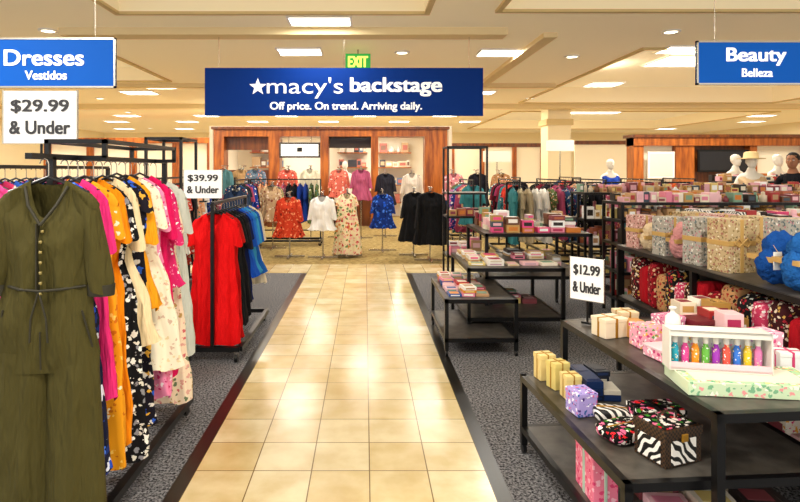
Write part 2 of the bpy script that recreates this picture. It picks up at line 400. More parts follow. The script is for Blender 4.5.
b.bx(JX-.014,JX-.010,JY-.068,JY-.03,1.56-.44,1.56-.17,OLD)
for sg in(-1,1):
    b.path([(JX+sg*.155,JY-.015,1.14),(JX+sg*.08,JY-.062,1.135),(JX,JY-.070,1.13)],.006,OLD); b.path([(JX,JY-.070,1.13),(JX+sg*.03,JY-.072,1.02),(JX+sg*.035,JY-.070,.93)],.004,OLD)
    b.path([(JX+sg*.155,JY-.045,1.05),(JX+sg*.185,JY-.02,.90)],.004,OLD)
    b.path([(JX+sg*.085,JY-.015,1.535),(JX+sg*.055,JY-.045,1.46),(JX+.004,JY-.066,1.385)],.006,OLD)
    b.lathe((JX+sg*(.20-.05+.06),JY,1.56-.075-.385),[(0,.052),(.045,.055)],OLD,14,1,.75)
b.path([(JX,JY-.062,.97),(JX,JY-.056,.82)],.003,OLD)
b.build('olive_jumpsuit')
fl_blue=floral('#0a1030',['#1a4ccc','#4a80f0','#16307a','#d8dcf0'],20,.46)
bw=floral('#0c0c10',['#f2f0ea','#dcd8cc','#8a8a90'],34,.42)
pale=floral('#f0dcc0',['#d06a6c','#b89a5a','#6a7a5a','#e0a898'],30,.38)
seq=[
 (2.36,fl_blue,1.24,.48,.16,'blue_floral_dress',0),
 (2.46,fabric('#e8307a'),.95,.46,.24,'pink_blouse',0.0),
 (2.55,floral('#e89a18',['#f4c860','#c86a10','#f8e8c0'],26,.3),1.30,.44,.18,'yellow_print_dress',-.01),
 (2.63,fabric('#e8880c'),1.25,.42,.22,'orange_dress',0),
 (2.72,bw,1.34,.50,.20,'printed_dress',-.02),
 (2.81,fabric('#ecd4a8'),.82,.56,.28,'cream_blouse',0),
 (2.89,floral('#181420',['#2a5ac8','#e8b040','#e8e0d8'],26,.40),1.28,.44,.10,'dark_print_dress',0),
 (2.97,fabric('#f0a01c'),.70,.48,.28,'orange_blouse',.01),
 (3.05,floral('#f4ead2',['#e8d4a8','#d8b8a0'],30,.3),1.05,.58,.20,'white_print_dress',0),
 (3.13,floral('#f08cb4',['#fde8f0','#d0306c'],28,.3),1.22,.46,.22,'pink_floral_dress',0),
 (3.22,fabric('#d8165c'),1.15,.42,.28,'hot_pink_dress',0.01),
 (3.31,floral('#d8286c',['#f07aa4','#ffffff'],50,.3),.62,.46,.30,'lace_top',-.02),
 (3.41,pale,1.30,.50,.20,'floral_maxi_dress',-.06),
 (3.52,fabric('#c9cdc4'),1.1,.44,.25,'grey_dress',-.03)]
for j,(y,m_,L,hem,sl,nm,zo) in enumerate(seq):
    b=MB(); garment(b,(RX+random.uniform(-.01,.015),y,1.56+zo),m_,L=L,hem=hem,sleeve=sl,w=.37,waist=.31,thick=.065,rz=random.uniform(-.16,.16),seed=j+10,hanger=.085-zo); b.build(nm)
seq=[(4.74,fabric('#dc0c10'),1.10,.44,.20,'red_dress'),(4.84,fabric('#b81010'),1.08,.44,.18,'red_dress'),
 (4.95,fabric('#16161a'),1.0,.46,.2,'black_dress'),(5.05,fabric('#121216'),.95,.46,.2,'black_dress'),(5.15,fabric('#20202a'),.85,.46,.28,'black_blouse'),
 (5.25,fabric('#0f1c50'),.85,.44,.2,'navy_top'),(5.36,fabric('#1a52c0'),.65,.5,.28,'blue_top'),(5.47,fabric('#2a78d8'),.66,.5,.28,'blue_top'),(5.58,fabric('#3a98cc'),.66,.5,.28,'teal_top'),(5.70,fabric('#2060b8'),.68,.52,.28,'blue_top'),(5.82,fabric('#e8d9bd'),.8,.5,.28,'cream_top')]
for j,(y,m_,L,hem,sl,nm) in enumerate(seq):
    b=MB(); garment(b,(-1.27,y,1.235),m_,L=L,hem=hem,sleeve=sl,w=.40,thick=.085,rz=random.uniform(-.1,.1),seed=j+40,hanger=.075); b.build(nm)
PAL=['#c83a2a','#e0a880','#1a1a20','#e8e0d0','#1e3e98','#a84868','#5a6a3a','#d86a38','#7a2030','#3a8088','#b8a888','#23232c','#983058','#f0ece4','#20406a','#141418']
def clothes_mass(b,x,y0,y1,zr,seed,pal,Lr,step):
    rnd=random.Random(seed); y=y0+.08; j=0
    while y<y1-.05:
        h=rnd.choice(pal); m_=fabric(h) if rnd.random()<.6 else floral(h,[rnd.choice(pal),rnd.choice(pal),'#f4ece0'],24,.36)
        for rep in range(rnd.choice([1,1,2])):
            if y>y1-.05: break
            garment(b,(x,y,zr-.085),m_,L=rnd.uniform(*Lr),hem=rnd.uniform(.42,.55),sleeve=rnd.choice([.15,.25,.4]),w=.40,thick=.08,rz=rnd.uniform(-.1,.1),seed=seed*50+j,hanger=.085); y+=step; j+=1
def full_rack(x,y0,y1,zr,seed,pal=PAL,Lr=(.6,1.05),step=.085,rz=0):
    e=empty('clothing_rack',(x,(y0+y1)/2,0),0)
    r=rack('rack_frame',x,y0,y1,zr,parent=e)
    b=MB(); clothes_mass(b,x,y0,y1,zr,seed,pal,Lr,step); b.build('clothes',parent=e)
    e.rotation_euler[2]=rz
full_rack(-2.25,3.2,4.9,1.62,1,['#2a5ab8','#d8458a','#1a1a20','#b82a5a','#3a80c0','#d898b0'],step=.11)
full_rack(-3.3,2.6,5.0,1.62,2,step=.12)
full_rack(-2.45,6.0,7.8,1.5,3,step=.11)
full_rack(-3.7,6.2,8.2,1.5,4,step=.13)
frame_unit('display_frame',PX(146,5.1),PX(181,5.1),5.1,5.55,PZ(137,5.1),[.5])
# ------------------------------------------------------- T-stands and mid racks
def tstand(x,y,zt,mats,L,w=.44,hem=.5,sleeve=.3,thick=.10):
    e=empty('garment_stand',(x,y,0))
    b=MB()
    for rz in(0,math.pi/2): b.box((x,y,.015),(.55,.04,.03),CHROME,rz=rz)
    b.tube((x,y,.02),(x,y,zt+.05),.014,.014,CHROME,10)
    b.tube((x,y-.30,zt+.05),(x,y+.30,zt+.05),.01,.01,CHROME,8); b.build('stand',parent=e)
    g=MB()
    for j,m_ in enumerate(mats):
        garment(g,(x,y-.26+j*.09,zt-.03),m_,L=L,w=w,hem=hem,sleeve=sleeve,thick=thick if j==0 else .08,seed=int(x*7+j*3)+90,hanger=.08,rz=.05*((j%3)-1))
    g.build('garments',parent=e)
Y=10.2
def col(px): return PX(px,Y)
tstand(col(323),Y,PZ(194,Y),[fabric('#f8f4f0'),fabric('#f4f0ea'),fabric('#e8e4dc')],.60,.42,.48,.34)
tstand(col(347),Y+.25,PZ(192,Y),[floral('#efdcb4',['#c84a4a','#d88a4a','#6a8a4a','#f0b0a0'],18,.42)]*3,1.10,.36,.50,.14)
tstand(col(289),Y+.1,PZ(195,Y),[floral('#c83a20',['#f0a070','#6a1810','#e06840'],20,.36)]*3,.72,.42,.54,.36)
tstand(col(384),Y+.9,PZ(192,Y+.9),[floral('#10307c',['#1f5ad8','#0c1c50','#4a80e8'],16,.4)]*3,.66,.40,.50,.30)
tstand(col(428),Y-.3,PZ(190,Y-.3),[fabric('#131316'),fabric('#1a1a1e'),fabric('#15151a')],.90,.46,.60,.55)
tstand(col(415),Y+.3,PZ(190,Y+.3),[fabric('#17171a')]*2,.9,.42,.56,.4)
tstand(col(262),Y+1.2,PZ(186,Y),[floral('#c8a880',['#8a4a3a','#f0e0c8'],20,.36),fabric('#6a7a4a')]*2,.7,.42,.5,.3)
tstand(col(240),Y-.1,PZ(188,Y),[fabric('#2a3a58'),fabric('#1a2a38')]*2,.75,.42,.5,.3)
tstand(col(466),Y+.6,PZ(186,Y),[floral('#2a3a88',['#e070a0','#f0f0f0'],18,.36),fabric('#d06a98')]*2,.8,.42,.5,.3)
Y=13.0
for px,h,fl in ((288,'#d86050',1),(312,'#f0e6c8',0),(339,'#e07060',1),(361,'#b8587a',0),(386,'#2a2a34',0),(410,'#e8d9c8',0),(262,'#6a8298',1),(240,'#c8a070',0),(452,'#d88890',1),(478,'#1c1c24',0),(500,'#b88858',1),(228,'#5a8a90',0)):
    m_=floral(h,['#f8e8e0','#902a2a','#e89878'],18,.34) if fl else fabric(h)
    tstand(PX(px,Y),Y+random.uniform(-.7,.7),PZ(168 if px<370 else 172,Y),[m_,m_],random.uniform(.6,.8),.42,.50,.36)
for j,(x,y0,y1) in enumerate([(1.9,9.8,11.2),(2.7,9.8,11.3),(3.5,9.8,11.4),(4.3,10,11.6),(5.3,10,11.6),(2.2,12.8,14),(3.6,13,14.4),(5.0,13,14.4),(-2.3,9.9,11.1),(-3.1,9.9,11.5),(-4.1,9.9,11.5),(-3.0,12.9,14),(6.6,11.2,12.4)]):
    full_rack(x,y0,y1,1.42,60+j,step=.17,Lr=(.6,.95))
for j,(x,yc) in enumerate([(-1.7,12.0),(3.0,8.9),(4.6,9.0)]):
    full_rack(x,yc-.75,yc+.75,1.40,90+j,step=.12,Lr=(.6,.9),rz=math.pi/2)
# ------------------------------------------------------- store fronts
WD=wood('#7e3a0c','#be6a22',1,'honey_wood'); WD2=wood('#52260a','#7e4214',1,'dark_wood')
LW=plain('#f4ead2',.7,emit=.08,nm='shop_wall_glow'); GLASSD=plain('#3a3026',.15)  # shop walls glow by emission, standing in for light inside the shops
Y=16; b=MB()
def fx(px): return PX(px,Y)
ztop=PZ(130,Y)
b.bx(fx(216),fx(446),Y-.25,Y+.3,PZ(137,Y),ztop,WD); b.bx(fx(214),fx(448),Y-.32,Y+.35,ztop,ztop+.07,WD2)
for a,c in ((216,226),(270,281),(321,329),(371,378),(424,446)):
    b.bx(fx(a),fx(c),Y-.25,Y+.25,0,PZ(137,Y),WD); b.bx(fx(a)-.03,fx(c)+.03,Y-.28,Y+.28,0,.25,WD2)
b.bx(fx(226),fx(270),Y,Y+.05,PZ(150,Y),PZ(137,Y),WD2); b.bx(fx(226),fx(270),Y,Y+.05,0,1.6,WD2)
b.bx(fx(329),fx(371),Y,Y+.05,0,1.0,WD2); b.bx(fx(329),fx(371),Y,Y+.05,PZ(148,Y),PZ(137,Y),GLASSD)
b.bx(fx(210),fx(450),19.5,19.6,0,2.8,LW); b.bx(fx(210)-.1,fx(210),16.3,19.6,0,2.8,LW); b.bx(fx(450),fx(450)+.1,16.3,19.6,0,2.8,LW); b.bx(fx(210)-.1,fx(450)+.1,16.3,19.6,2.8,2.88,LW)  # shop interior walls and ceiling, merged into the storefront object
b.build('wooden_storefront')
panel(-2.3,18,1.2,.8,55,2.79); panel(.6,18,1.2,.8,55,2.79)
def poster(name,x0,x1,z0,z1,Y,mat,frame):
    b=MB(); b.bx(x0,x1,Y-.02,Y+.02,z0,z1,frame); t=.05; b.bx(x0+t,x1-t,Y-.028,Y-.018,z0+t,z1-t,mat)
    return b
b=poster('p',fx(281),fx(321),PZ(158,Y),PZ(143,Y),Y-.3,plain('#fdfbf4',.5,emit=.5),GLASSD); b.box((fx(301),Y-.335,PZ(150,Y)),(.14,.01,.12),BLACK)  # white board face glows by emission added to its colour
for x in (fx(290),fx(312)): b.tube((x,Y-.3,PZ(143,Y)),(x,Y-.2,PZ(136,Y)),.01,.01,CHROME)
b.build('shop_sign')
def fill(mb,x0,x1,y,z,hmax,seed,pal,axis='x',depth=.16,wr=(.05,.14),hmin=.4,fancy=0.3,gap=.008):
    rnd=random.Random(seed); x=x0
    while x<x1-.03:
        w_=min(rnd.uniform(*wr),x1-x); h=hmax*rnd.uniform(hmin,1); d=depth*rnd.uniform(.6,1); mt=rnd.choice(pal); lt=rnd.choice(pal)
        if rnd.random()<fancy:
            cx=x+w_/2; p=[(0,w_*.38),(h*.02,w_*.42),(h*.6,w_*.42),(h*.68,w_*.2),(h*.72,w_*.22),(h*.95,w_*.2),(h,.001)]
            c=(cx,y,z) if axis=='x' else (y,cx,z); mb.lathe(c,p,mt,12)
        else:
            if axis=='x': mb.bx(x,x+w_,y-d/2,y+d/2,z,z+h,mt); mb.bx(x+w_*.15,x+w_*.85,y-d/2-.001,y-d/2,z+h*.25,z+h*.75,lt); mb.bx(x+w_*.2,x+w_*.8,y-d*.3,y+d*.3,z+h,z+h+.001,lt)
            else: mb.bx(y-d/2,y+d/2,x,x+w_,z,z+h,mt); mb.bx(y-d/2-.001,y-d/2,x+w_*.15,x+w_*.85,z+h*.25,z+h*.75,lt); mb.bx(y-d*.35,y+d*.35,x+w_,x+w_+.0005,z+h*.2,z+h*.8,lt); mb.bx(y-d*.3,y+d*.3,x+w_*.2,x+w_*.8,z+h,z+h+.001,lt)
        x+=w_+gap
SHP=[plain(c,.6) for c in ('#c8a880','#7a5a48','#e8e0d0','#3a3a40','#b86a5a','#5a7a9a','#d8c8a8')]
b=MB(); c_=MB()
for x0,x1 in ((fx(228),fx(268)),(fx(332),fx(368)),(fx(381),fx(420))):
    for z in (.5,1.1,1.7,2.2):
        b.bx(x0,x1,19.0,19.5,z-.03,z,WD); fill(c_,x0+.05,x1-.05,19.25,z,.36,int(x0*9+z*7),SHP,wr=(.12,.3),depth=.3)
b.build('shop_shelving'); c_.build('shelf_merchandise')
Y=15; b=MB(); zt=PZ(138,Y)
for a,c in ((630,640),(672,690),(745,752),(800,812),(880,892)): b.bx(fx(a),fx(c),Y-.2,Y+.2,0,zt,WD)
b.bx(fx(630),fx(892),Y-.25,Y+.25,PZ(146,Y),zt,WD); b.bx(fx(628),fx(894),Y-.3,Y+.3,zt,zt+.08,WD2)
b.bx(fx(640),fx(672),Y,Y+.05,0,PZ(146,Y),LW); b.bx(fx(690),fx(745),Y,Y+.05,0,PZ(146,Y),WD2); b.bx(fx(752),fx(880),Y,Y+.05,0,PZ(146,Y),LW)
b.build('wooden_storefront')
b=poster('p',fx(643),fx(669),PZ(178,Y),PZ(152,Y),Y-.25,plain('#e8dccb',.5),WHITE); b.build('framed_poster')
b=poster('p',fx(692),fx(742),PZ(172,Y),PZ(150,Y),Y-.25,plain('#1c1c22',.4),BLACK); b.build('framed_poster')
b=MB()
Y=17.3; b.bx(PX(548,Y),PX(571,Y),Y,Y+.7,0,H,WALL); b.bx(PX(545,Y),PX(574,Y),Y-.05,Y+.75,0,.2,WD2); b.bx(PX(546,Y),PX(573,Y),Y-.05,Y+.75,PZ(125,Y),PZ(119,Y),TRIM); b.build('square_column')
b=MB(); Y=22
b.bx(PX(450,Y),PX(545,Y),Y,Y+.1,0,2.5,LW); b.bx(PX(450,Y),PX(545,Y),Y-.05,Y+.12,2.5,2.65,WD2)
for p in (450,480,512,540): b.bx(PX(p,Y),PX(p+4,Y),Y-.1,Y,0,2.5,WD)
b.build('shop_partition')
b=MB()
b.bx(PX(575,Y),PX(628,Y),Y,Y+.1,0,2.6,LW); b.bx(PX(575,Y),PX(628,Y),Y-.05,Y+.12,2.6,2.75,WD2)
b.build('shop_partition')
b=MB(); b.bx(-12,-5.8,21,21.1,0,2.6,LW)
for x in (-12,-10.4,-8.8,-7.2,-5.9): b.bx(x,x+.25,20.9,21,0,2.6,WD)
b.bx(-12,-5.7,20.85,21.15,2.6,2.8,WD); b.build('shop_partition')
for px,py in ((560,146),(497,157)):
    Y=14.9; e=MB(); e.bx(PX(px-14,Y),PX(px+14,Y),Y-.01,Y+.01,PZ(py+5,Y),PZ(py-6,Y),plain('#f2ead8',.5)); e.tube((PX(px,Y),Y,0),(PX(px,Y),Y,PZ(py+5,Y)),.015,.015,CHROME); e.box((PX(px,Y),Y,.01),(.4,.3,.02),CHROME); e.build('floor_sign')
# ------------------------------------------------------- display tables
TOP=wood('#38342f','#57524c',1,'grey_laminate',.4)
def table(name,cx,cy,w_,d_,z,shelf=.14,rz=0):
    b=MB(); r=.016; x0,x1,y0,y1=-w_/2,w_/2,-d_/2,d_/2
    for x in(x0+r,x1-r):
        for y in(y0+r,y1-r):
            b.bx(x-r,x+r,y-r,y+r,.05,z-.02,BLACK); b.tube((x-.01,y,.026),(x+.01,y,.026),.026,.026,BLACK,14)
    for zz in ((z-.035),)+((shelf-.02,) if shelf else ()):
        b.bx(x0,x1,y0,y0+.03,zz-.0,zz+.034,BLACK); b.bx(x0,x1,y1-.03,y1,zz,zz+.034,BLACK); b.bx(x0,x0+.03,y0,y1,zz,zz+.034,BLACK); b.bx(x1-.03,x1,y0,y1,zz,zz+.034,BLACK)
        b.bx(x0+.03,x1-.03,y0+.03,y1-.03,zz+.005,zz+.033,TOP)
    o=b.build(name,origin=(0,0,0)); o.location=(cx,cy,0); o.rotation_euler[2]=rz; return o
table('display_table',1.00,5.3,.63,1.0,.49)
table('display_table',1.42,5.75,.92,1.0,.68,shelf=.2)
table('display_table',1.78,6.25,1.1,1.05,.95,shelf=.5)
table('display_table',1.38,2.66,.92,1.12,.44,rz=math.radians(4))
table('display_table',1.63,2.70,.84,1.30,.72,shelf=0,rz=math.radians(5))
frame_unit('display_frame',PX(448,7.1),PX(487,7.1),7.1,7.5,PZ(146,7.1),[.5,1.0,1.3],TOP)
PK=[plain(c,.45) for c in ('#e84a86','#f4c8cc','#d88898','#f4efe6','#b02a56','#e0b878','#8a2a3a','#c8a0b0','#ffffff','#b08840')]
MX=[plain(c,.45) for c in ('#e04a80','#f8f4ea','#b82a2a','#1a4a98','#e09020','#2a1a18','#f0b8c4','#5a9a6a','#c8a058','#0e0e12','#d8d0e4','#6a2a88','#f0d040','#2a8a98')]
MX+=[floral('#f4ece0',['#e04a80','#2a8a98','#f0b040'],50,.4),zebra(scale=20),floral('#1a1a20',['#e04a80','#f0d040','#f4f4f4'],50,.4),floral('#c89a58',['#3a2010','#1a0e08'],60,.36)]
EARTH=[plain(c,.45) for c in ('#c89a58','#f4e8d0','#a82a2a','#6a4028','#e8b0bc','#d07a28','#201814','#ffffff','#b0603f','#3a4a58')]
EARTH+=[floral('#c89a58',['#3a2010','#1a0e08'],60,.36)]
PALE=[plain(c,.45) for c in ('#f0c0c8','#f4ead8','#c8a070','#e88aa4','#ffffff','#b89068','#8a4048','#d8c8b0','#7aa088','#e8d080','#2a2020')]
def boxes_on(name,x0,x1,y0,y1,z,n,seed,pal,s=(.08,.2),h=(.03,.08),stack=2,rz=.3,skip=0):
    rnd=random.Random(seed); b=MB(); nx=max(1,round(math.sqrt(n*(x1-x0)/(y1-y0)))); ny=max(1,round(n/nx))
    for i in range(nx):
        for j in range(ny):
            if skip and rnd.random()<skip: continue
            cx=x0+(i+.5)*(x1-x0)/nx; cy=y0+(j+.5)*(y1-y0)/ny; zz=z
            ww=min(rnd.uniform(*s),(x1-x0)/nx*.92); dd=min(rnd.uniform(*s),(y1-y0)/ny*.92)
            for k in range(rnd.randint(1,stack)):
                hh=rnd.uniform(*h); r=rnd.uniform(-rz,rz)*.4; mt=rnd.choice(pal)
                b.box((cx,cy,zz+hh/2),(ww,dd,hh),mt,rz=r); b.box((cx,cy,zz+hh+.0008),(ww*.72,dd*.6,.0016),rnd.choice(pal),rz=r); b.box((cx,cy,zz+hh/2),(ww*.7,dd*1.004,hh*.5),rnd.choice(pal),rz=r)
                zz+=hh+.0017
    return b.build(name,bevel=.002)
boxes_on('makeup_palettes',.73,1.1,4.9,5.7,.49,14,1,PALE+MX[:5],(.1,.2),(.015,.035),3)
boxes_on('cosmetic_gift_sets',1.0,1.85,5.35,6.15,.68,22,2,PALE+PK,(.1,.24),(.015,.035),3,skip=.15)
boxes_on('cosmetic_gift_sets',1.1,1.8,5.8,6.1,.214,6,12,PALE,(.1,.22),(.03,.07),2)
boxes_on('cosmetic_gift_sets',1.3,2.25,5.8,6.7,.95,36,3,PK+PALE+EARTH,(.07,.16),(.03,.08),3,skip=.1)
boxes_on('cosmetic_gift_sets',1.3,2.25,6.2,6.7,.514,10,13,PALE,(.1,.2),(.04,.09),2)
boxes_on('cosmetic_gift_sets',1.08,1.5,7.15,7.45,1.013,10,4,EARTH+PK,(.08,.14),(.05,.10),1); boxes_on('cosmetic_gift_sets',1.08,1.5,7.15,7.45,.513,8,5,PALE,(.08,.14),(.05,.12),2)
def gift_box(name,c,d,mat,rib,rz=0,bow=True,lid=None):
    b=MB(); x,y,z=d; b.box((0,0,z*.43),(x,y,z*.86),mat); b.box((0,0,z*.9),(x*1.04,y*1.04,z*.2),lid or mat)
    if rib:
        b.box((0,0,z*.5+.001),(x*1.055,y*.12,z+.003),rib); b.box((0,0,z*.5+.001),(x*.12,y*1.055,z+.003),rib)
        if bow:
            for sg in(-1,1):
                pts=[Vector((0,0,z))]+[Vector((sg*(.03-.03*math.cos(q)),0,z+.012+.016*math.sin(q))) for q in (1,2,3.14,4.2,5.2)]+[Vector((0,0,z))]
                b.path(pts,.004,rib)
    o=b.build(name,bevel=.003,origin=(0,0,0)); o.location=c; o.rotation_euler[2]=rz; return o
CREAM=plain('#e8d08a',.4); GOLD=plain('#b8862a',.3,.5)
T=.4405
gift_box('gift_box',(1.00,3.12,T),(.09,.08,.14),CREAM,GOLD,.2,False); gift_box('gift_box',(1.03,2.99,T),(.09,.08,.14),plain('#dcc878',.4),GOLD,.3,False); gift_box('gift_box',(1.05,2.86,T),(.08,.08,.12),CREAM,GOLD,.1,False)
gift_box('gift_box',(1.035,2.68,T),(.10,.11,.11),floral('#a898d8',['#4a3080','#e06898','#f8f4ff','#2a5aa0'],60,.4),None,.2)
boxes_on('boxed_gift_sets',1.11,1.29,2.80,3.08,T,4,21,[plain('#102a5a',.4),plain('#0c162c',.4),plain('#d8d0c0',.4)],(.12,.2),(.02,.04),3)
trop=floral('#0c0c0c',['#e0202a','#f8f4ee','#e06890','#3a8a2a','#f4e8e0'],40,.46)
def pouch(name,c,d,mat,rz=0,tilt=0):
    b=MB(); b.blob((0,0,d[2]/2),d,mat,.06,2,3,28,16,.5); b.path([(-d[0]*.42,0,d[2]*.98),(0,0,d[2]*1.0),(d[0]*.42,0,d[2]*.98)],.004,GOLD); b.tube((d[0]*.42,0,d[2]),(d[0]*.5,-.01,d[2]*.8),.003,.006,GOLD)
    o=b.build(name,origin=(0,0,0)); o.location=c; o.rotation_euler=(tilt,0,rz); return o
pouch('tropical_print_pouch',(1.12,2.43,T),(.21,.16,.06),trop,.35); pouch('zebra_print_pouch',(1.15,2.60,T),(.17,.10,.06),zebra(scale=14),-.2)
WK,nt,bb=base('black_wicker'); v=coord(nt,(1,1,1)); ck=nt.nodes.new('ShaderNodeTexChecker'); ck.inputs['Scale'].default_value=110; nt.links.new(v,ck.inputs['Vector'])
ck.inputs['Color1'].default_value=lin('#0e0805'); ck.inputs['Color2'].default_value=lin('#4a3018'); nt.links.new(ck.outputs['Color'],bb.inputs['Base Color']); bump(nt,bb,ck.outputs['Fac'],.6,.004)
b=MB(); b.box((0,0,.055),(.19,.15,.11),WK); b.box((0,0,.128),(.2,.16,.034),WK); b.box((-.0,-.0765,.055),(.13,.004,.095),zebra(scale=14)); b.box((0,0,.147),(.17,.13,.004),trop); b.box((.0,-.082,.11),(.03,.008,.03),GOLD); b.box((-.097,0,.055),(.004,.11,.09),zebra(scale=14))
b.path([(-.05,0,.147),(-.045,0,.175),(0,0,.185),(.045,0,.175),(.05,0,.147)],.005,WK,8)
o=b.build('wicker_train_case',bevel=.004,origin=(0,0,0)); o.location=(1.225,2.27,T); o.rotation_euler[2]=.35
gift_box('black_storage_box',(1.31,2.52,T),(.2,.13,.1),trop,plain('#16161a',.3,.6),.1,False)
gift_box('pink_gift_bag',(1.04,2.52,.134),(.11,.20,.25),floral('#e87a96',['#f4b8c8','#d84070'],40,.4),plain('#b0c8b8',.4),0,False)
boxes_on('boxed_gift_sets',1.2,1.75,2.3,2.6,.134,5,44,PALE,(.14,.2),(.05,.1),1)
T=.7205
gift_box('gift_box',(1.30,2.98,T),(.14,.11,.10),plain('#ecdcc0',.4),GOLD,.3,False); gift_box('gift_box',(1.43,3.08,T),(.1,.1,.11),plain('#e8d0a8',.4),GOLD,.1,False); gift_box('gift_box',(1.42,2.95,T),(.08,.08,.09),plain('#c88a3a',.4),None,.1,False)
PF=floral('#f0a8bc',['#d04078','#fff4f4','#6a9a5a','#e8b850'],55,.42)
gift_box('floral_box',(1.41,2.80,T),(.13,.1,.11),PF,None,.1); gift_box('floral_box',(1.57,2.90,T),(.12,.1,.13),floral('#d888a8',['#ffffff','#b83068'],55,.4),None,.3)
gift_box('floral_box',(1.42,2.63,T),(.16,.13,.055),PF,None,.2,False,plain('#f0c8d0',.4))
gift_box('cosmetic_box',(1.71,2.88,T),(.12,.12,.12),plain('#6a101c',.4),None,.2); gift_box('cosmetic_box',(1.62,2.74,T),(.11,.09,.09),floral('#f0e8e0',['#d85a8a','#5a9ac0'],55,.4),plain('#b82a4a',.4),.5,False)
b=MB(); b.lathe((0,0,0),[(0,.0),(0,.028),(.01,.034),(.12,.040),(.17,.034),(.18,.02),(.185,.012),(.20,.012),(.202,.018),(.215,.018),(.217,0)],plain('#f0eee8',.3),20,1,.6); b.box((-.0,-.025,.09),(.03,.004,.07),plain('#d8a0a8',.5))
o=b.build('lotion_bottle',origin=(0,0,0)); o.location=(1.50,2.73,T)
b=MB(); WB=plain('#e4e0d8',.35); W_=.38; BH=.165
b.box((0,0,.006),(W_,.09,.012),WB); b.box((0,.043,BH/2),(W_,.004,BH),floral('#e4ecec',['#f0a0b0','#a8d0b8','#f0d080','#c8a8e0'],60,.36)); b.box((0,0,BH-.004),(W_,.09,.008),WB); b.box((0,-.043,BH-.012),(W_,.004,.024),WB)
for sg in(-1,1): b.box((sg*W_/2,0,BH/2),(.006,.09,BH),WB)
b.box((0,-.0435,.02),(W_,.003,.03),plain('#e8c0c8',.4))
for k,c in enumerate(['#2aa8c0','#e04a98','#f09828','#6ab84a','#a03ab8','#f05a4a','#3a78d8','#f0c830','#e080b8']):
    x=-W_/2+.032+k*.0395; b.lathe((x,0,.012),[(0,.014),(.07,.0155),(.088,.008),(.092,.010),(.112,.010),(.113,0)],floral(c,['#ffffff','#f8e8a0',c],90,.3,.2),12)
    b.lathe((x,0,.105),[(0,.0105),(.030,.0105),(.031,0)],plain('#e8e4dc',.3),12)
o=b.build('bottled_gift_set',origin=(0,0,0)); o.location=(1.46,2.33,T+.052); o.rotation_euler[2]=-.18
MINT=floral('#a8cca0',['#f0e8d8','#d87a7a','#6aa880','#e8c860'],46,.42)
b=MB(); b.box((0,0,.024),(.50,.22,.048),MINT)
for sg in(-1,1): b.box((0,sg*.112,.026),(.51,.006,.052),floral('#c8dcb8',['#e89898','#7ab088','#f4f0e0'],46,.42)); b.box((sg*.252,0,.026),(.006,.22,.052),plain('#d0e0c0',.4))
b.box((0,0,.049),(.42,.15,.003),plain('#e4dcc8',.4))
o=b.build('flat_gift_box',bevel=.003,origin=(0,0,0)); o.location=(1.53,2.27,T); o.rotation_euler[2]=-.12
b=MB(); b.box((0,0,.012),(.30,.14,.024),MINT,rz=.1); o=b.build('flat_gift_box',bevel=.003,origin=(0,0,0)); o.location=(1.50,2.48,T)
gift_box('skincare_box',(1.80,2.55,T),(.14,.1,.15),floral('#f0b0c4',['#ffffff','#d84a80'],50,.4),None,.2); gift_box('skincare_box',(1.83,2.42,T),(.1,.08,.10),plain('#e8e8e8',.4),plain('#c83068',.4),-.2,False)
boxes_on('boxed_gift_sets',1.76,1.96,2.72,3.25,T,8,31,PK+EARTH,(.09,.14),(.06,.12),2)
# ------------------------------------------------------- right gondola along aisle
def gondola(name,x0,x1,y0,y1,levels,back=None,mat=TOP):
    b=MB(); r=.015
    for x in(x0+r,x1-r):
        for y in(y0+r,y1-r,(y0+y1)/2): b.bx(x-r,x+r,y-r,y+r,0,levels[-1]-.03,BLACK)
    for z in levels: b.bx(x0,x1,y0,y1,z-.03,z,BLACK); b.bx(x0+.01,x1-.01,y0+.01,y1-.01,z,z+.002,mat)
    if back: b.bx(back-.01,back+.01,y0+.03,y1-.03,levels[0],levels[-1]-.03,plain('#2a2420',.6))
    b.build(name)
gx0,gx1,gy0,gy1=2.02,2.6,2.45,4.5
gondola('merchandise_gondola',gx0,gx1,gy0,gy1,[.15,.6,1.0],back=2.42)
gb1=floral('#bfa880',['#907a4c','#6a5a3c','#e4dac0','#a06a5a'],60,.42); gb2=floral('#a8a49a',['#70695e','#b88088','#e4e2da','#5a6a70'],60,.42); gb3=floral('#c89a92',['#984850','#ecd8d0','#705840'],60,.42)
RIB=plain('#c09a58',.5)
def tall_box(y,x,w_,h,m_,rz=0):
    b=MB(); b.box((0,0,h/2),(w_,w_*.8,h),m_); b.box((0,0,h*.55),(w_*1.02,w_*.82,.03),RIB); b.box((0,0,h/2),(w_*.13,w_*.825,h*1.003),RIB)
    for sg in (-1,1): b.path([(0,-w_*.41,h*.55),(sg*.03,-w_*.45,h*.55+.03),(sg*.055,-w_*.43,h*.55),(sg*.03,-w_*.45,h*.55-.02),(0,-w_*.41,h*.55)],.004,RIB)
    o=b.build('wrapped_gift_box',bevel=.004,origin=(0,0,0)); o.location=(x,y,1.0025); o.rotation_euler[2]=rz
def plush(y,x,d,c,seed):
    b=MB(); m_=fluffy(c)
    b.blob((0,0,d[2]*.3),(d[0],d[1],d[2]*.6),m_,.22,2.5,seed); b.blob((d[0]*.06,0,d[2]*.72),(d[0]*.82,d[1]*.85,d[2]*.56),m_,.25,2.5,seed+1)
    b.blob((-d[0]*.35,-d[1]*.1,d[2]*.42),(d[0]*.5,d[1]*.6,d[2]*.5),m_,.3,3,seed+2)
    b.box((0,0,d[2]*.5),(d[0]*1.02,d[1]*1.02,.025),RIB)
    o=b.build('plush_robe_bundle',origin=(0,0,0)); o.location=(x,y,1.006)
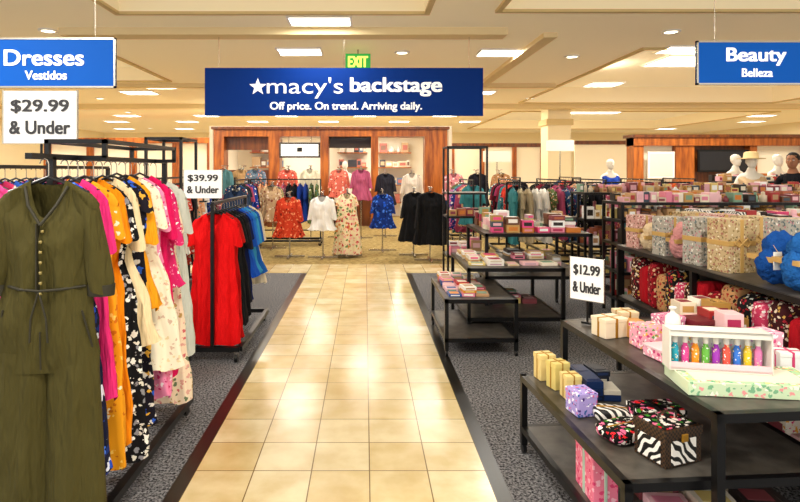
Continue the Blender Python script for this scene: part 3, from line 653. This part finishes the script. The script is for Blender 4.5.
tall_box(4.33,2.13,.16,.25,gb3,.3); plush(4.14,2.11,(.13,.12,.20),'#e8d0ac',2); tall_box(3.95,2.14,.16,.27,gb2,.2); plush(3.76,2.12,(.13,.13,.24),'#d89898',4)
tall_box(3.56,2.15,.18,.30,gb2,.25); tall_box(3.32,2.17,.19,.31,gb1,.2); tall_box(3.10,2.36,.2,.33,gb2,.15); plush(2.93,2.16,(.19,.19,.27),'#1a4c98',8); plush(2.72,2.14,(.20,.17,.30),'#2460a8',9)
tall_box(4.1,2.38,.18,.29,gb1,.1); tall_box(3.8,2.40,.18,.30,gb3,.1); tall_box(3.5,2.42,.18,.31,gb1,.1); tall_box(2.82,2.42,.2,.33,gb2,.05)
b=MB(); b.box((0,0,0),(.05,.002,.09),plain('#f8f8f4',.5),rz=.2); b.tube((0,0,.045),(0.0,.03,.075),.0015,.0015,RIB); b.box((0,-.001,.01),(.03,.003,.006),INK,rz=.2)
o=b.build('hang_tag'); o.location=(2.065,2.815,1.10)
b=MB(); pats=[floral('#8a0c1a',['#c02838','#3a060c','#e0b890'],44,.4),fabric('#a8101e'),floral('#3a1014',['#c8a050','#a02030','#e8d8c0'],50,.42),floral('#c83a60',['#f0a8b8','#f8f4f0'],44,.4),floral('#141418',['#c8a050','#a01828','#f0ece0'],44,.4),floral('#c09060',['#a82a2a','#281e18'],44,.4)]
y=2.53; j=0
while y<4.4:
    h=random.uniform(.24,.34); wd=random.uniform(.10,.14); b.blob((2.15,y,.605+h/2),(.2,wd,h),pats[j%6],.05,2,j,18,12,.35); y+=wd+.01; j+=1
b.build('folded_throws')
b=MB(); fill(b,2.5,4.45,2.15,.153,.38,71,MX+PK,axis='y',depth=.22,wr=(.08,.16),fancy=.1); b.build('boxed_merchandise')
def stocked(x0,x1,y0,y1,levels,seed,pal,topfill=.14):
    gondola('merchandise_gondola',x0,x1,y0,y1,levels)
    b=MB(); ym=y0+.12
    for k,z in enumerate(levels):
        hm=(levels[k+1]-z-.06) if k<len(levels)-1 else topfill
        fill(b,x0+.04,x1-.04,ym,z+.003,min(hm,.22),seed+k,pal,depth=.18,wr=(.04,.11)); fill(b,x0+.04,x1-.04,ym+.2,z+.003,min(hm,.24),seed+k+50,pal,depth=.14,wr=(.04,.11),hmin=.6)
    b.build('beauty_products')
stocked(2.75,5.4,4.7,5.25,[.2,.5,.8,1.1],100,MX+PK+EARTH,.16)
stocked(2.75,5.6,6.0,6.5,[.2,.5,.8,1.06,1.25],200,EARTH+PALE,.12)
stocked(2.9,6.2,7.4,7.9,[.2,.6,.95,1.3],300,EARTH+PALE,.14)
stocked(3.1,4.9,3.0,3.5,[.2,.6,1.0],400,PK+EARTH,.16)
stocked(6.2,9.5,9.8,10.1,[.3,.7,1.1,1.4],500,EARTH,.14)
# ------------------------------------------------------- figures
def figure(name,loc,Ht,skin,top,bottom,rz=0,hair=None,face=True,arms=((.26,.0,1.16),(.28,-.06,.92))):
    k=Ht/1.8; V=[];E=[];R=[]
    def v(p,r,par=None):
        V.append(tuple(a*k for a in p)); R.append(tuple(a*k for a in r) if isinstance(r,tuple) else (r*k,r*k))
        if par is not None: E.append((par,len(V)-1))
        return len(V)-1
    pel=v((0,0,.96),(.15,.11)); wa=v((0,0,1.12),(.13,.095),pel); ch=v((0,0,1.32),(.155,.11),wa); sh=v((0,0,1.44),(.10,.07),ch); nk=v((0,0,1.53),(.055,.055),sh); h0=v((0,-.01,1.60),(.06,.07),nk)
    for sg in(-1,1):
        a=v((sg*.16,0,1.43),.055,sh); e_=v((sg*arms[0][0],arms[0][1],arms[0][2]),.042,a); w2=v((sg*arms[1][0],arms[1][1],arms[1][2]),.028,e_); v((sg*(arms[1][0]+.005),arms[1][1]-.01,arms[1][2]-.06),(.018,.036),w2)
        hp=v((sg*.09,0,.90),.085,pel); kn=v((sg*.10,-.01,.50),.058,hp); an=v((sg*.10,.01,.09),.042,kn); v((sg*.11,-.14,.035),(.04,.03),an)
    me=bpy.data.meshes.new(name); me.from_pydata(V,E,[]); o=bpy.data.objects.new('tmp_body',me); scene.collection.objects.link(o)
    sk=o.modifiers.new('s','SKIN'); sd=o.modifiers.new('d','SUBSURF'); sd.levels=2
    for i_,r in enumerate(R): me.skin_vertices[0].data[i_].radius=r
    me.skin_vertices[0].data[0].use_root=True
    bpy.context.view_layer.update(); dg=bpy.context.evaluated_depsgraph_get(); nm_=bpy.data.meshes.new_from_object(o.evaluated_get(dg)); bpy.data.objects.remove(o)
    for m_ in (skin,top,bottom,BLACK): nm_.materials.append(m_)
    for p in nm_.polygons:
        p.use_smooth=True; z=p.center.z/k; x=abs(p.center.x/k)
        p.material_index=0 if (z>1.50 or (x>.2 and z<arms[1][2]+.02)) else (1 if z>.93 else (2 if z>.1 else (3 if face else 2)))
    root=empty(name,loc,rz); bo=bpy.data.objects.new('body',nm_); scene.collection.objects.link(bo); bo.parent=root
    b=MB(); hc=(0,-.015*k,1.69*k)
    rings=[]
    for z,rx,ry,oy in ((-.12,.02,.02,-.03),(-.11,.045,.045,-.03),(-.07,.062,.075,-.015),(-.02,.074,.092,0),(.03,.078,.098,.004),(.07,.07,.088,.008),(.10,.045,.06,.01),(.113,.012,.016,.01)):
        rings.append([Vector((hc[0]+rx*k*math.cos(2*math.pi*q/20),hc[1]+oy*k+ry*k*math.sin(2*math.pi*q/20),hc[2]+z*k)) for q in range(20)])
    b.loft(rings,skin)
    b.blob((0,hc[1]-.098*k,hc[2]-.025*k),(.028*k,.035*k,.05*k),skin,0)
    for sg in(-1,1):
        b.blob((sg*.077*k,hc[1]+.005*k,hc[2]-.015*k),(.016*k,.04*k,.06*k),skin,0)
        if face: b.blob((sg*.03*k,hc[1]-.085*k,hc[2]+.005*k),(.024*k,.015*k,.012*k),WHITE,0); b.blob((sg*.03*k,hc[1]-.092*k,hc[2]+.005*k),(.01*k,.006*k,.01*k),BLACK,0); b.box((sg*.03*k,hc[1]-.09*k,hc[2]+.025*k),(.035*k,.008*k,.006*k),BLACK)
        wx,wy,wz=[a*k for a in (sg*(arms[1][0]+.005),arms[1][1]-.01,arms[1][2]-.07)]
        for q,(dy,ln) in enumerate(((-.027,.065),(-.009,.075),(.009,.07),(.026,.055))):
            p1=(wx,wy+dy*k,wz); p2=(wx-sg*.004*k,wy+dy*k*1.1,wz-ln*.55*k); p3=(wx-sg*.018*k,wy+dy*k*1.1,wz-ln*k); b.tube(p1,p2,.009*k,.008*k,skin,8); b.tube(p2,p3,.008*k,.006*k,skin,8)
        b.tube((wx,wy-.028*k,wz+.03*k),(wx-sg*.012*k,wy-.055*k,wz-.02*k),.010*k,.007*k,skin,8)
    if face: b.box((0,hc[1]-.082*k,hc[2]-.068*k),(.045*k,.012*k,.010*k),plain('#a05048',.6))
    if hair: b.blob((0,hc[1]+.018*k,hc[2]+.035*k),(.172*k,.2*k,.185*k),hair,.08,4,2)
    b.build('head',origin=(0,0,0)).parent=root
    return root,k
figure('standing_man',(PX(793,8.7),8.7,0),1.86,plain('#a06a4a',.6),fabric('#1a1a20'),fabric('#22262e'),rz=-.9,hair=plain('#120c0a',.8))
MW=plain('#ece6d8',.4)
def mannequin(px,Y,zt,m_,hat=None,L=.8,rz=0,sleeve=.3):
    r,k=figure('mannequin',(PX(px,Y),Y,zt-1.8),1.8,MW,MW,MW,rz,face=False)
    b=MB(); b.lathe((0,0,-(zt-1.8)),[(0,.0),(0,.34),(zt-1.80+.002,.34),(zt-1.80+.004,0)],plain('#e8e0d0',.5),24)
    b.build('pedestal',origin=(0,0,0)).parent=r
    if m_:
        b=MB(); garment(b,(0,0,1.49),m_,L=L,w=.42,waist=.34,hem=.56,sleeve=sleeve,thick=.30,neck=.08,seed=5,hanger=0); b.build('outfit',origin=(0,0,0)).parent=r
    if hat:
        b=MB(); b.lathe((0,0,1.72),[(.0,.2),(.01,.205),(.02,.11),(.1,.1),(.12,.07),(.125,0)],hat,24); b.build('hat',origin=(0,0,0)).parent=r
mannequin(735,10.75,1.9,fabric('#f0e6d0'),None,.8,.3); mannequin(751,9.1,1.86,fabric('#d8b890'),plain('#e0c48c',.8),.8,-.2); mannequin(777,10.75,1.90,fabric('#c80c1c'),None,.95,.2,.0)
mannequin(345,15.2,1.84,fabric('#e8e0d0'),None,.8,.0); mannequin(610,12.5,1.84,fabric('#1a40a8'),None,.9,.1,.3)
# ---------------------------------------------------------------- camera
cam=bpy.data.cameras.new('camera'); co=bpy.data.objects.new('camera',cam); scene.collection.objects.link(co)
co.location=(0,0,1.6); co.rotation_euler=(math.pi/2,0,0); cam.sensor_width=36; cam.lens=F/800*36; cam.shift_x=35/800; cam.shift_y=-81/800; cam.clip_start=.05; cam.clip_end=200
scene.camera=co
scene.view_settings.view_transform='Standard'; scene.view_settings.look='None'; scene.view_settings.exposure=0.08
